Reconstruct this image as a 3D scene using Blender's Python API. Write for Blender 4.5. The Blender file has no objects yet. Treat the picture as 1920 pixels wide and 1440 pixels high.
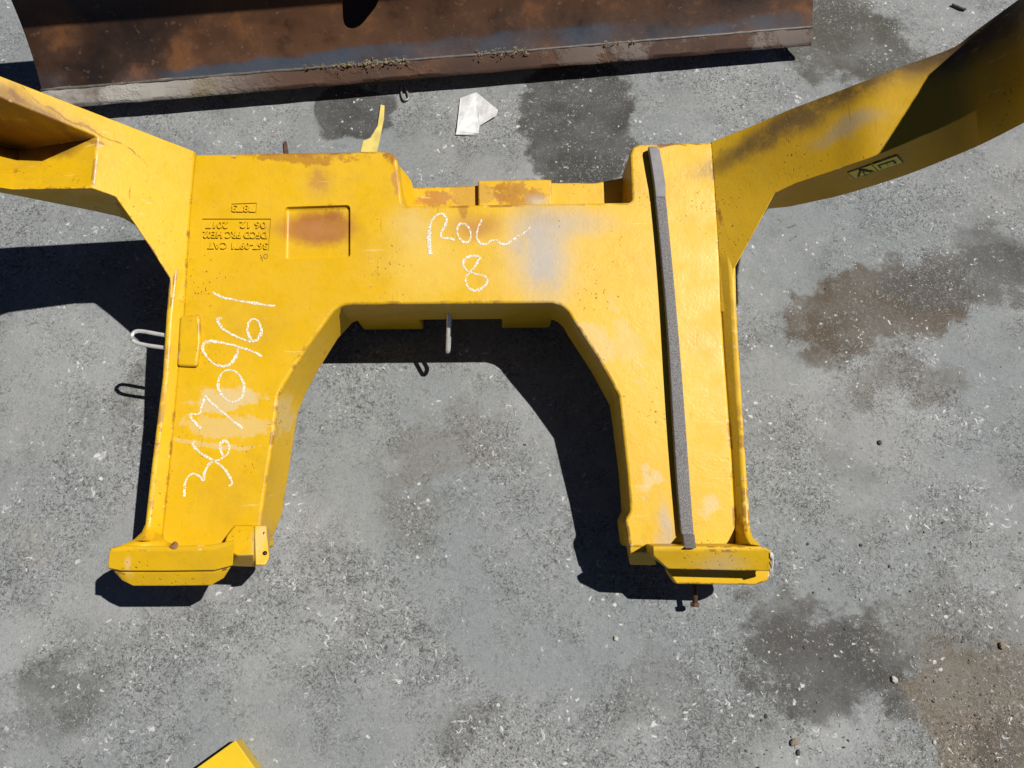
import bpy, bmesh, math, random
from mathutils import Vector, Matrix
from mathutils.bvhtree import BVHTree

scene = bpy.context.scene
col = scene.collection
random.seed(7)

# ------------------------------------------------------------------ camera
FPX = 1500.0                      # focal length in photograph pixels (1920 wide)
CAM_H = 1.75                      # phone held 1.75 m above the concrete
NADIR = (930.0, 1300.0)           # where straight-down falls in the picture
down = Vector((NADIR[0] - 960, -(NADIR[1] - 720), -FPX)).normalized()
upv = -down
xv = Vector((1, 0, 0)); xv = (xv - upv * xv.dot(upv)).normalized()
yv = upv.cross(xv)
RCW = Matrix((xv, yv, upv))       # camera -> world rotation
CAM = Vector((0, 0, CAM_H))
cd = bpy.data.cameras.new('camera')
cam = bpy.data.objects.new('camera', cd)
col.objects.link(cam)
cam.matrix_world = Matrix.Translation(CAM) @ RCW.to_4x4()
cd.sensor_width = 36.0
cd.lens = FPX / 1920 * 36.0
cd.clip_start = 0.01
cd.clip_end = 500
scene.camera = cam

# ------------------------------------------------------------------ light
SUN = Vector((0.967, 0.192, 1.75)).normalized()      # towards the sun
world = bpy.data.worlds.new('World')
scene.world = world
world.use_nodes = True
wn = world.node_tree.nodes
bg = wn['Background']
sky = wn.new('ShaderNodeTexSky')
sky.sky_type = 'NISHITA'
sky.sun_disc = False
sky.sun_elevation = math.asin(SUN.z)
sky.sun_rotation = math.atan2(SUN.x, SUN.y)
sky.air_density = 0.2
sky.dust_density = 0.1
sky.ozone_density = 4.0
world.node_tree.links.new(sky.outputs[0], bg.inputs[0])
bg.inputs[1].default_value = 0.07
sd = bpy.data.lights.new('sun', 'SUN')
sd.energy = 5.0
sd.angle = math.radians(0.53)
sd.color = (1.0, 0.965, 0.91)
so = bpy.data.objects.new('sun', sd)
col.objects.link(so)
so.rotation_euler = SUN.to_track_quat('Z', 'Y').to_euler()
so.location = (3, 1, 6)
scene.view_settings.view_transform = 'Standard'
scene.view_settings.look = 'None'
scene.view_settings.exposure = 0.35
scene.view_settings.gamma = 1.0
scene.view_settings.use_curve_mapping = False
scene.cycles.max_bounces = 4
scene.cycles.glossy_bounces = 2
scene.cycles.diffuse_bounces = 2

# ------------------------------------------------------------------ frames of reference
TILT = math.atan(0.21)            # the casting lies with its back a little higher
ORG = Vector((0, 0.33, 0.17))
M = Matrix.Translation(ORG) @ Matrix.Rotation(TILT, 4, 'X')
MI = M.inverted()

def ray(px, py):
    return RCW.transposed() @ Vector((0, 0, 0)) if False else Vector((
        xv.x * 0, 0, 0)) + (Vector((RCW[0].dot(Vector((px - 960, -(py - 720), -FPX))),
                                   RCW[1].dot(Vector((px - 960, -(py - 720), -FPX))),
                                   RCW[2].dot(Vector((px - 960, -(py - 720), -FPX))))))
def G(px, py, z=0.0):             # world point at height z
    v = ray(px, py); t = (z - CAM_H) / v.z
    return CAM + v * t
def Z(px, py, z):                 # casting-local point at world height z
    return MI @ G(px, py, z)
def P(px, py, w=0.0):             # casting-local point at local height w
    o = MI @ CAM; d = MI.to_3x3() @ ray(px, py)
    return o + d * ((w - o.z) / d.z)
def Q(px, py, p0, n):             # casting-local point on a plane
    o = MI @ CAM; d = MI.to_3x3() @ ray(px, py)
    return o + d * ((p0 - o).dot(n) / d.dot(n))

# ------------------------------------------------------------------ helpers
def mesh_obj(name, verts, faces, mat=None, parent=None, smooth=True):
    me = bpy.data.meshes.new(name)
    me.from_pydata([tuple(v) for v in verts], [], faces)
    bm = bmesh.new(); bm.from_mesh(me)
    bmesh.ops.recalc_face_normals(bm, faces=bm.faces)
    bm.to_mesh(me); bm.free()
    if smooth:
        for p in me.polygons: p.use_smooth = True
    o = bpy.data.objects.new(name, me)
    col.objects.link(o)
    if mat: me.materials.append(mat)
    if parent: o.parent = parent
    return o
def bevel(o, width=0.006, seg=3, ang=28, weighted=True):
    b = o.modifiers.new('bevel', 'BEVEL')
    b.width = width; b.segments = seg; b.limit_method = 'ANGLE'
    b.angle_limit = math.radians(ang); b.use_clamp_overlap = True
    b.miter_outer = 'MITER_ARC'
    if o.data.materials and o.data.materials[0] == PAINT:
        o.data.materials.append(PAINT_EDGE); b.material = 1
    if weighted:
        w = o.modifiers.new('wn', 'WEIGHTED_NORMAL'); w.keep_sharp = True; w.weight = 80
    return o
def apply_mods(o):
    dg = bpy.context.evaluated_depsgraph_get(); dg.update()
    me = bpy.data.meshes.new_from_object(o.evaluated_get(dg))
    o.modifiers.clear(); o.data = me
def slab(name, top, faces, drop=0.08, bottom=None, mat=None, parent=None, bev=0.006, seg=3, ang=28):
    """closed shell: a top surface and the same surface lower down"""
    n = len(top); bottom = bottom or {}
    if isinstance(drop, (int, float)): drop = [drop] * n
    bot = [bottom.get(i, top[i] - Vector((0, 0, drop[i]))) for i in range(n)]
    fs = [tuple(f) for f in faces]
    allf = fs + [tuple(i + n for i in reversed(f)) for f in fs]
    cnt = {}
    for f in fs:
        for a, b in zip(f, f[1:] + f[:1]):
            cnt[(a, b)] = 1
    for (a, b) in list(cnt):
        if (b, a) not in cnt: allf.append((b, a, a + n, b + n))
    o = mesh_obj(name, list(top) + bot, allf, mat, parent)
    if bev: bevel(o, bev, seg, ang)
    return o
def tag(o, label, cat, group=None):
    o['label'] = label; o['category'] = cat
    if group: o['group'] = group
    return o
def empty(name, loc=(0, 0, 0)):
    e = bpy.data.objects.new(name, None); col.objects.link(e); e.location = loc
    e.empty_display_size = 0.1
    return e
def catmull(pts, sub=5):
    out = []
    n = len(pts)
    for i in range(n - 1):
        p0 = pts[max(i - 1, 0)]; p1 = pts[i]; p2 = pts[i + 1]; p3 = pts[min(i + 2, n - 1)]
        for k in range(sub):
            t = k / sub
            out.append(tuple(0.5 * ((2 * b) + (-a + c) * t + (2 * a - 5 * b + 4 * c - d) * t * t + (-a + 3 * b - 3 * c + d) * t ** 3)
                             for a, b, c, d in zip(p0, p1, p2, p3)))
    out.append(tuple(pts[-1]))
    return out
def tube(name, pts, r, mat, parent=None, seg=10, closed=False):
    pts = [Vector(p) for p in pts]
    vs, fs = [], []
    up = Vector((0.13, 0.27, 1)).normalized()
    prev = None
    for i, p in enumerate(pts):
        t = (pts[min(i + 1, len(pts) - 1)] - pts[max(i - 1, 0)]).normalized()
        a = (up - t * up.dot(t)).normalized() if prev is None else (prev - t * prev.dot(t)).normalized()
        prev = a
        b = t.cross(a)
        for k in range(seg):
            an = 2 * math.pi * k / seg
            vs.append(p + (a * math.cos(an) + b * math.sin(an)) * r)
    for i in range(len(pts) - 1):
        for k in range(seg):
            fs.append((i * seg + k, i * seg + (k + 1) % seg, (i + 1) * seg + (k + 1) % seg, (i + 1) * seg + k))
    fs.append(tuple(range(seg))[::-1]); fs.append(tuple((len(pts) - 1) * seg + k for k in range(seg)))
    return mesh_obj(name, vs, fs, mat, parent)
def cross2(a, b): return a[0] * b[1] - a[1] * b[0]

# ------------------------------------------------------------------ materials
class NT:
    """small wrapper to build node materials"""
    def __init__(s, name):
        s.m = bpy.data.materials.new(name); s.m.use_nodes = True
        s.t = s.m.node_tree; s.n = s.t.nodes; s.l = s.t.links
        s.b = s.n['Principled BSDF']
        s.co = s.n.new('ShaderNodeTexCoord').outputs['Object']
    def link(s, a, b): s.l.new(a, b)
    def val(s, sock, v):
        if hasattr(v, 'is_output') or isinstance(v, bpy.types.NodeSocket): s.l.new(v, sock)
        else: sock.default_value = v
    def noise(s, scale, detail=4, rough=0.55, co=None, dist=0.0, out='Fac'):
        if not hasattr(s, 'cache'): s.cache = {}
        key = (scale, detail, rough, None if co is None else co.node.name, dist, out)
        if key in s.cache: return s.cache[key]
        n = s.n.new('ShaderNodeTexNoise'); n.inputs['Scale'].default_value = scale
        n.inputs['Detail'].default_value = detail; n.inputs['Roughness'].default_value = rough
        n.inputs['Distortion'].default_value = dist
        s.l.new(co if co is not None else s.co, n.inputs['Vector'])
        s.cache[key] = n.outputs[out]
        return n.outputs[out]
    def vor(s, scale, feature='F1', co=None, out='Distance', rnd=1.0):
        n = s.n.new('ShaderNodeTexVoronoi'); n.inputs['Scale'].default_value = scale
        n.feature = feature; n.inputs['Randomness'].default_value = rnd
        s.l.new(co if co is not None else s.co, n.inputs['Vector'])
        return n.outputs[out]
    def ramp(s, f, a, b, lo=0.0, hi=1.0, smooth=True):
        n = s.n.new('ShaderNodeMapRange'); n.clamp = True
        n.interpolation_type = 'SMOOTHSTEP' if smooth else 'LINEAR'
        s.val(n.inputs[0], f); n.inputs[1].default_value = a; n.inputs[2].default_value = b
        n.inputs[3].default_value = lo; n.inputs[4].default_value = hi
        return n.outputs[0]
    def math(s, op, a, b=0.0):
        n = s.n.new('ShaderNodeMath'); n.operation = op
        s.val(n.inputs[0], a); s.val(n.inputs[1], b)
        return n.outputs[0]
    def mix(s, f, a, b, blend='MIX'):
        n = s.n.new('ShaderNodeMix'); n.data_type = 'RGBA'; n.blend_type = blend
        s.val(n.inputs[0], f)
        for k, v in ((6, a), (7, b)):
            if isinstance(v, tuple): n.inputs[k].default_value = (*v, 1) if len(v) == 3 else v
            else: s.l.new(v, n.inputs[k])
        return n.outputs[2]
    def warp(s, amt, scale, detail=3):
        c = s.noise(scale, detail, out='Color')
        a = s.n.new('ShaderNodeVectorMath'); a.operation = 'SUBTRACT'
        s.l.new(c, a.inputs[0]); a.inputs[1].default_value = (.5, .5, .5)
        b = s.n.new('ShaderNodeVectorMath'); b.operation = 'SCALE'
        s.l.new(a.outputs[0], b.inputs[0]); b.inputs[3].default_value = amt
        d = s.n.new('ShaderNodeVectorMath'); d.operation = 'ADD'
        s.l.new(s.co, d.inputs[0]); s.l.new(b.outputs[0], d.inputs[1])
        return d.outputs[0]
    def blob(s, co, c, rx, ry, rot=0.0, inner=0.3, outer=1.0, rz=9.0):
        """1 inside an ellipse round c, falling to 0 at its rim"""
        n = s.n.new('ShaderNodeMapping'); n.vector_type = 'TEXTURE'
        n.inputs['Location'].default_value = c; n.inputs['Rotation'].default_value = (0, 0, rot)
        n.inputs['Scale'].default_value = (rx, ry, rz)
        s.l.new(co, n.inputs['Vector'])
        L = s.n.new('ShaderNodeVectorMath'); L.operation = 'LENGTH'
        s.l.new(n.outputs[0], L.inputs[0])
        return s.ramp(L.outputs['Value'], inner, outer, 1, 0)
    def bump(s, h, strength, dist, prev=None):
        n = s.n.new('ShaderNodeBump'); n.inputs['Strength'].default_value = strength
        n.inputs['Distance'].default_value = dist
        s.l.new(h, n.inputs['Height'])
        if prev is not None: s.l.new(prev, n.inputs['Normal'])
        return n.outputs[0]
    def out(s, colr, rough=0.5, metal=0.0, normal=None, spec=0.5):
        k = .79
        colr = tuple(x * k for x in colr) if isinstance(colr, tuple) else s.mix(1.0, colr, (k, k, k), 'MULTIPLY')
        s.val(s.b.inputs['Base Color'], (*colr, 1) if isinstance(colr, tuple) else colr)
        s.val(s.b.inputs['Roughness'], rough); s.val(s.b.inputs['Metallic'], metal)
        s.b.inputs['Specular IOR Level'].default_value = spec
        if normal is not None: s.l.new(normal, s.b.inputs['Normal'])
        return s.m

PXM = 0.00105                     # metres per photograph pixel on the casting
def paint_material(edge=False):
    m = NT('yellow_casting_paint_worn_edge' if edge else 'yellow_casting_paint')
    w1 = m.warp(0.05, 14, 4); w2 = m.warp(0.02, 60, 3)
    big = m.noise(3.0, 3)
    c = m.mix(m.ramp(big, .35, .65), (0.665, 0.390, 0.0045), (0.715, 0.428, 0.007))
    c = m.mix(m.math('MULTIPLY', m.ramp(m.noise(55, 5), .48, .75), .25), c, (0.49, 0.29, 0.012))
    # paler, warmer right half of the casting
    warm_half = m.blob(m.co, P(1250, 600), .36, .55, 0, .2, 1.1)
    c = m.mix(m.math('MULTIPLY', warm_half, .55), c, (0.80, 0.50, 0.052))
    def stain(px, py, rx, ry, rot, colr, amt, inner=.1, outer=1.0, w=0.0, brk=None, co=w1, rz=.05):
        nonlocal c
        f = m.blob(co, P(px, py, w), rx * PXM, ry * PXM, rot, inner, outer, rz)
        if brk:
            n_ = m.math('MULTIPLY', m.math('SUBTRACT', m.noise(min((8, 14, 24, 42), key=lambda q_: abs(q_ - brk)), 5, .72), .5), 2.6)
            f = m.ramp(m.math('ADD', f, n_), .42, .80)
            f = m.math('MULTIPLY', f, m.blob(co, P(px, py, w), rx * PXM * 1.25, ry * PXM * 1.25, rot, .6, 1.0, rz * 1.25))
        c = m.mix(m.math('MULTIPLY', f, amt), c, colr)
    grey = (0.42, 0.39, 0.37); pale = (0.66, 0.50, 0.24); rust = (0.30, 0.10, 0.022); rust2 = (0.16, 0.05, 0.015)
    # pale scraped bands across the left leg
    stain(425, 748, 130, 44, .03, pale, .85, .2, 1.0, brk=26)
    stain(430, 800, 150, 40, -.05, pale, .55, .2, 1.0, brk=34)
    stain(530, 780, 30, 80, 0, pale, .55, .2, 1.0, brk=40, rz=.2)
    stain(400, 835, 150, 10, -.1, pale, .6, .2, 1.0, brk=30)
    # grey rubbed area beside the writing
    stain(1010, 480, 150, 150, .1, pale, .5, .0, 1.1)
    stain(1015, 480, 80, 140, .1, grey, .70, .0, 1.1)
    stain(1050, 418, 140, 46, 0, grey, .6, .0, 1.1)
    stain(1020, 480, 80, 140, .1, grey, .5, .0, 1.1, brk=14)
    stain(800, 480, 120, 130, 0, (.76, .56, .14), .5, .0, 1.1)
    stain(1110, 640, 70, 90, .5, pale, .5, .1, 1.1, brk=12)
    stain(770, 420, 60, 60, 0, pale, .35, .1, 1.1)
    # rust running over the square recess and above it
    stain(603, 428, 84, 44, 0, (.34, .115, .022), .95, .45, 1.15, w=-.012, co=w2)
    stain(575, 430, 110, 34, 0, (.44, .19, .05), .75, .0, 1.1, w=-.006, co=w2)
    stain(630, 400, 40, 30, 0, rust, .5, .0, 1.0, w=-.008, brk=24)
    stain(600, 335, 42, 75, 0, (0.50, 0.26, 0.06), .6, .0, 1.0)
    stain(600, 335, 36, 60, 0, (0.46, 0.22, 0.05), .5, .0, 1.0, brk=42)
    stain(890, 425, 80, 44, .1, (.42, .18, .05), .75, .0, 1.0)
    stain(868, 398, 22, 45, 0, rust, .55, .0, 1.0, brk=30)
    # rusty back edges
    stain(560, 285, 230, 10, 0, rust, .85, .0, 1.0, rz=.2)
    stain(560, 296, 230, 22, 0, rust, .6, .0, 1.0, brk=42, rz=.2)
    stain(735, 295, 30, 20, 0, rust, .8, .1, 1.0, brk=50, rz=.2)
    stain(1260, 268, 90, 10, 0, rust2, .8, .0, 1.0, brk=30, rz=.2)
    stain(740, 340, 20, 60, 0, (0.45, 0.2, 0.06), .7, .0, 1.0, brk=60)
    stain(820, 372, 75, 36, 0, (.42, .17, .04), .8, .2, 1.0, w=-.085, brk=42)
    stain(900, 370, 170, 40, 0, (.46, .24, .05), .6, .2, 1.0, w=-.085, brk=42)
    stain(965, 362, 90, 44, 0, rust, .6, .2, 1.1, w=-.07, brk=42)
    stain(1005, 372, 34, 24, 0, grey, .6, .1, 1.0, w=-.06)
    stain(1350, 400, 14, 60, 0, rust, .6, .0, 1.0, brk=60)
    stain(1245, 1000, 22, 90, 0, grey, .75, .0, 1.0)
    stain(1215, 905, 46, 60, 0, pale, .8, .0, 1.0, brk=22)
    stain(1330, 950, 50, 40, 0, pale, .7, .0, 1.0, brk=22)
    stain(1180, 640, 60, 200, .3, pale, .35, .0, 1.0, brk=9)
    stain(1330, 1052, 80, 34, 0, grey, .6, .0, 1.0, w=-.02, rz=.2)
    stain(282, 1055, 12, 26, 0, (.78, .6, .45), .7, .0, 1.0, w=-.02, rz=.2)
    stain(490, 1005, 12, 50, 0, (.60, .46, .20), .5, .3, 1.1, w=.012, rz=.2)
    # scratches along the raised left arm
    stain(120, 200, 190, 4, -.42, rust2, .6, .1, 1.0, w=.2, brk=26, rz=9)
    stain(110, 222, 130, 10, -.42, (.3, .14, .05), .8, .1, 1.0, w=.17, brk=18, rz=9)
    # rust inside the left arm's pocket, painted dark to deepen its shade
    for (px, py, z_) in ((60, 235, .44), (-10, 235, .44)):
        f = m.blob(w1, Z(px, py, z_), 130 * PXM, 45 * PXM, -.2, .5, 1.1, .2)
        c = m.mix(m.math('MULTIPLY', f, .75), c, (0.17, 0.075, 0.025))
    # broad brown darkening over the whole right arm
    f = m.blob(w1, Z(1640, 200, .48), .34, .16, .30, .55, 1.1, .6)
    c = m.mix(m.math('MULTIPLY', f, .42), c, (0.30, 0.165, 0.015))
    # soot along the right arm's back; outer patches paint its shade darker
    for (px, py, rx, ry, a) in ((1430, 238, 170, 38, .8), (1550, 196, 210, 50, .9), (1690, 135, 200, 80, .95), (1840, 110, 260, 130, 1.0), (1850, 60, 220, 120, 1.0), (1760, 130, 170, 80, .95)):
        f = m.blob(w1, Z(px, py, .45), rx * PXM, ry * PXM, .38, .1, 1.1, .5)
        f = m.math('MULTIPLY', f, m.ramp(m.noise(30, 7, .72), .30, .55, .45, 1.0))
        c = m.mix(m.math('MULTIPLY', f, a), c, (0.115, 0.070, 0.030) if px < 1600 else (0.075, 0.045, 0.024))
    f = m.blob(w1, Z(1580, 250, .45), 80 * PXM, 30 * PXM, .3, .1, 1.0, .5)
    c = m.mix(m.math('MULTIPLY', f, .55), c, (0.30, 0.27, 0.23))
    # thin scratches and grime
    mp = m.n.new('ShaderNodeMapping'); mp.inputs['Scale'].default_value = (160, 9, 30); mp.inputs['Rotation'].default_value = (0, 0, .35)
    m.link(m.co, mp.inputs['Vector'])
    scr = m.math('MULTIPLY', m.ramp(m.noise(1.0, 3, .6, mp.outputs[0]), .66, .70), m.ramp(m.noise(6, 4), .50, .62))
    c = m.mix(m.math('MULTIPLY', scr, .55), c, (0.30, 0.16, 0.03))
    mp2 = m.n.new('ShaderNodeMapping'); mp2.inputs['Scale'].default_value = (10, 130, 30); mp2.inputs['Rotation'].default_value = (0, 0, -.2)
    m.link(m.co, mp2.inputs['Vector'])
    scr2 = m.math('MULTIPLY', m.ramp(m.noise(1.0, 3, .6, mp2.outputs[0]), .65, .69), m.ramp(m.noise(5, 4, .6), .52, .64))
    c = m.mix(m.math('MULTIPLY', scr2, .6), c, (0.72, 0.58, 0.30))
    c = m.mix(m.math('MULTIPLY', m.ramp(m.noise(4.5, 7, .7), .50, .70), .35), c, (0.46, 0.27, 0.02))
    # fine rust pits
    pit = m.math('MULTIPLY', m.ramp(m.vor(95, co=w2), .13, .20, 1, 0), m.ramp(m.noise(7, 4), .52, .66))
    c = m.mix(m.math('MULTIPLY', pit, .85), c, (0.20, 0.08, 0.015))
    pit2 = m.math('MULTIPLY', m.ramp(m.noise(150, 3, .6), .655, .70), m.ramp(m.noise(6, 2), .52, .66))
    c = m.mix(m.math('MULTIPLY', pit2, .7), c, (0.25, 0.10, 0.02))
    if edge:
        e1_ = m.math('MULTIPLY', m.ramp(m.noise(24, 5, .72), .47, .58), m.ramp(m.noise(3, 3), .35, .6))
        c = m.mix(m.math('MULTIPLY', e1_, .75), c, (0.27, 0.115, 0.03))
        c = m.mix(m.math('MULTIPLY', m.ramp(m.noise(42, 5, .72), .60, .66), .6), c, (0.74, 0.60, 0.36))
    nb = m.bump(m.noise(38, 4, .6), .2, .004)
    nb = m.bump(m.noise(170, 3, .6), .22, .0012, nb)
    nb = m.bump(pit, .5, -.0015, nb)
    r = m.ramp(m.noise(16, 4), .3, .7, .34, .56)
    return m.out(c, r, 0, nb, .32)

def ground_material():
    m = NT('worn_concrete')
    w = m.warp(0.30, 5.5, 5); w2 = m.warp(0.12, 9, 5)
    big = m.noise(1.3, 5, .6); mid = m.noise(7, 6, .65); fine = m.noise(120, 4, .7); grit = m.noise(330, 2, .6)
    c = m.mix(m.ramp(big, .3, .7), (0.205, 0.226, 0.232), (0.278, 0.280, 0.276))
    c = m.mix(m.math('MULTIPLY', m.ramp(mid, .46, .70), .6), c, (0.165, 0.173, 0.174))
    c = m.mix(m.math('MULTIPLY', m.ramp(m.noise(2.3, 6, .68), .50, .66), .55), c, (0.325, 0.335, 0.335))
    c = m.mix(m.math('MULTIPLY', m.ramp(m.noise(2.9, 6, .68), .54, .68), .55), c, (0.150, 0.152, 0.146))
    c = m.mix(m.math('MULTIPLY', m.ramp(m.noise(18, 6, .72), .52, .68), .45), c, (0.30, 0.307, 0.305))
    def stain(px, py, rx, ry, rot, colr, amt, inner=.35, outer=1.0, brk=None, co=w):
        nonlocal c
        f = m.blob(co, G(px, py), rx, ry, rot, inner, outer)
        n_ = m.math('MULTIPLY', m.math('SUBTRACT', m.noise(8 if brk else 16, 6, .76), .5), 2.0)
        f2 = m.ramp(m.math('ADD', f, n_), .24, .70)
        f = m.math('MULTIPLY', m.math('MULTIPLY', f2, m.ramp(f, 0.0, .25)), m.ramp(m.noise(7, 6, .65), .35, .65, .75, 1.0))
        c = m.mix(m.math('MULTIPLY', f, min(1, amt * 1.05)), c, colr)
    oil = (0.045, 0.043, 0.039); brown = (0.092, 0.070, 0.048); tan = (0.165, 0.132, 0.094); pale = (0.27, 0.275, 0.27)
    stain(1085, 225, .19, .30, 0, oil, 1.0, .6, 1.0, co=w2)
    stain(660, 210, .14, .11, .1, oil, .95, .6, .95, co=w2)
    stain(1090, 320, .12, .10, 0, oil, .6)
    stain(1600, 90, .34, .24, -.2, (0.075, 0.072, 0.058), 1.0, .3, 1.0)
    stain(1560, 20, .2, .1, 0, (0.08, 0.076, 0.06), .7)
    stain(1650, 580, .34, .15, .25, brown, 1.0, .35, 1.05)
    stain(1800, 520, .25, .12, .2, (0.085,0.078,0.07), .8, .3, 1.05)
    stain(1560, 660, .10, .10, 0, brown, .6, .2, 1.0)
    stain(1850, 480, .16, .14, 0, oil, .5, .1, 1.1)
    stain(1690, 720, .20, .10, .2, brown, .5, .1, 1.1, 6)
    stain(1560, 1250, .32, .17, -.25, (0.062, 0.06, 0.058), 1.0, .05, 1.1)
    stain(1480, 1170, .12, .10, 0, (0.08, 0.075, 0.07), .6, .05, 1.1)
    stain(1690, 1330, .12, .07, -.5, oil, .55, .1, 1.1)
    stain(1850, 1370, .22, .22, 0, tan, .95, .5, 1.0)
    stain(1800, 1200, .3, .2, 0, (0.12, 0.112, 0.095), .5, .1, 1.1)
    stain(1885, 1395, .12, .10, .4, (0.085, 0.068, 0.05), .7, .3, 1.0, 12)
    stain(120, 1270, .18, .09, .2, (0.105, 0.11, 0.10), .7, .0, 1.1)
    stain(80, 1320, .2, .1, 0, (0.12, 0.128, 0.12), .6, .0, 1.1)
    stain(480, 1330, .06, .20, .4, pale, .55, .1, 1.1)
    stain(75, 1010, .10, .05, .5, (0.25, 0.243, 0.22), .6, .2, 1.0)
    stain(265, 690, .05, .09, .1, (0.13, 0.13, 0.10), .6, .1, 1.0)
    stain(300, 250, .12, .05, .2, pale, .5, .2, 1.0)
    stain(1330, 190, .30, .1, .2, pale, .45, .1, 1.0)
    stain(850, 820, .2, .16, 0, (0.165, 0.148, 0.125), .5, .1, 1.0, 6)
    stain(60, 700, .2, .25, 0, pale, .3, .1, 1.0)
    stain(880, 1350, .16, .10, .3, (0.12, 0.12, 0.112), .7, .0, 1.0)
    stain(760, 960, .12, .2, .2, (0.15, 0.145, 0.13), .5, .0, 1.0)
    stain(1250, 1300, .14, .14, .2, (0.14, 0.14, 0.135), .5, .0, 1.0)
    rough = m.ramp(m.noise(3.4, 6, .72), .42, .58, .25, 1.0)
    worm = m.noise(80, 5, .75, dist=2.0)
    worm2 = m.noise(150, 3, .7, dist=1.4)
    c = m.mix(m.math('MULTIPLY', m.math('MULTIPLY', m.ramp(worm, .49, .41), rough), .85), c, (0.062, 0.063, 0.060))
    c = m.mix(m.math('MULTIPLY', m.math('MULTIPLY', m.ramp(worm2, .46, .37), rough), .75), c, (0.06, 0.061, 0.058))
    c = m.mix(m.math('MULTIPLY', m.math('MULTIPLY', m.ramp(worm, .56, .64), rough), .32), c, (0.38, 0.385, 0.375))
    c = m.mix(m.math('MULTIPLY', m.math('MULTIPLY', m.ramp(worm2, .58, .67), rough), .55), c, (0.50, 0.505, 0.49))
    # pale chips and scratches worn into the surface
    chipn = m.vor(46, co=w2)
    chip = m.math('MULTIPLY', m.ramp(chipn, .13, .22, 1, 0), m.ramp(m.noise(9, 4, .7), .52, .60))
    chip2 = m.math('MULTIPLY', m.ramp(m.noise(45, 5, .75, dist=1.4), .605, .65), m.ramp(m.noise(3.2, 5, .7), .42, .58))
    c = m.mix(m.math('MULTIPLY', chip, .8), c, (0.62, 0.62, 0.61))
    c = m.mix(m.math('MULTIPLY', chip2, .8), c, (0.64, 0.64, 0.63))
    dark = m.math('MULTIPLY', m.ramp(m.vor(30, co=w2), .06, .11, 1, 0), m.ramp(m.noise(4.2, 3), .52, .6))
    c = m.mix(m.math('MULTIPLY', dark, .8), c, (0.05, 0.05, 0.048))
    nb = m.bump(m.noise(60, 5, .7), .5, .004)
    nb = m.bump(grit, .55, .0022, nb)
    nb = m.bump(chip2, .35, .002, nb)
    nb = m.bump(m.noise(4, 3), .25, .02, nb)
    return m.out(c, m.ramp(mid, .3, .7, .75, .92), 0, nb, .3)

def rust_material(name, sheen=False):
    m = NT(name)
    w = m.warp(0.08, 6, 4)
    n1 = m.noise(2.2, 5, .6, w); n2 = m.noise(9, 6, .65, w); n3 = m.noise(60, 4, .6)
    c = m.mix(m.ramp(n1, .35, .62), (0.030, 0.015, 0.009), (0.105, 0.044, 0.017))
    c = m.mix(m.math('MULTIPLY', m.ramp(n2, .52, .70), .75), c, (0.21, 0.080, 0.022))
    c = m.mix(m.math('MULTIPLY', m.ramp(n2, .45, .30), .7), c, (0.018, 0.013, 0.012))
    c = m.mix(m.math('MULTIPLY', m.ramp(n3, .62, .72), .35), c, (0.25, 0.17, 0.10))
    return m, c, n1, n2, n3
def moldboard_face_material():
    m, c, n1, n2, n3 = rust_material('rusty_blade_steel')
    sep = m.n.new('ShaderNodeSeparateXYZ'); m.link(m.co, sep.inputs[0])
    wz = m.math('ADD', sep.outputs['Z'], m.math('MULTIPLY', m.math('SUBTRACT', m.noise(5, 4), .5), .06))
    band = m.ramp(wz, .100, .112, 1, 0)
    band = m.math('MULTIPLY', band, m.ramp(m.noise(2.4, 3), .38, .58))
    c = m.mix(m.math('MULTIPLY', band, .9), c, (0.05, 0.072, 0.105))
    nb = m.bump(n2, .3, .004); nb = m.bump(n3, .3, .001, nb)
    return m.out(c, m.ramp(n2, .3, .7, .45, .7), .25, nb, .5)
def cutting_edge_material():
    m, c, n1, n2, n3 = rust_material('caked_cutting_edge')
    c = m.mix(.6, c, (0.095, 0.058, 0.045))  # brown base; its bare middle stands in for the shadow across it
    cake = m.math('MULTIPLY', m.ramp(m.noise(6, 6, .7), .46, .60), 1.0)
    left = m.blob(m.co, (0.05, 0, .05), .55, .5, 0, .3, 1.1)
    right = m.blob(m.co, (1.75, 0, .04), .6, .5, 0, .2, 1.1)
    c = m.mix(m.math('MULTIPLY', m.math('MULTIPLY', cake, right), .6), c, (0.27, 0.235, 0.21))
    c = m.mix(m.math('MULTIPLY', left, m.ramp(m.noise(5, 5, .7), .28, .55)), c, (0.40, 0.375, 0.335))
    dirt = m.ramp(m.noise(4, 6, .7), .60, .66)
    c = m.mix(m.math('MULTIPLY', dirt, .7), c, (0.23, 0.19, 0.11))
    nb = m.bump(cake, .6, .004); nb = m.bump(n3, .4, .0015, nb)
    return m.out(c, .8, 0, nb, .3)
def simple(name, colr, rough=.6, metal=0.0, var=.15, scale=40, bump=.2, spec=.5):
    m = NT(name)
    dk = tuple(x * (1 - var * 2) for x in colr)
    c = m.mix(m.ramp(m.noise(scale, 5, .6), .35, .7), colr, dk)
    nb = m.bump(m.noise(scale * 3, 3), bump, .001)
    return m.out(c, rough, metal, nb, spec)
def rubber_material():
    m = NT('grey_foam_rubber')
    c = m.mix(m.ramp(m.noise(420, 3, .7), .42, .62), (0.13, 0.125, 0.125), (0.27, 0.26, 0.255))
    c = m.mix(m.math('MULTIPLY', m.ramp(m.noise(12, 3), .5, .8), .4), c, (0.16, 0.15, 0.14))
    nb = m.bump(m.noise(420, 3, .7), .6, .0015)
    return m.out(c, .85, 0, nb, .3)
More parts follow.
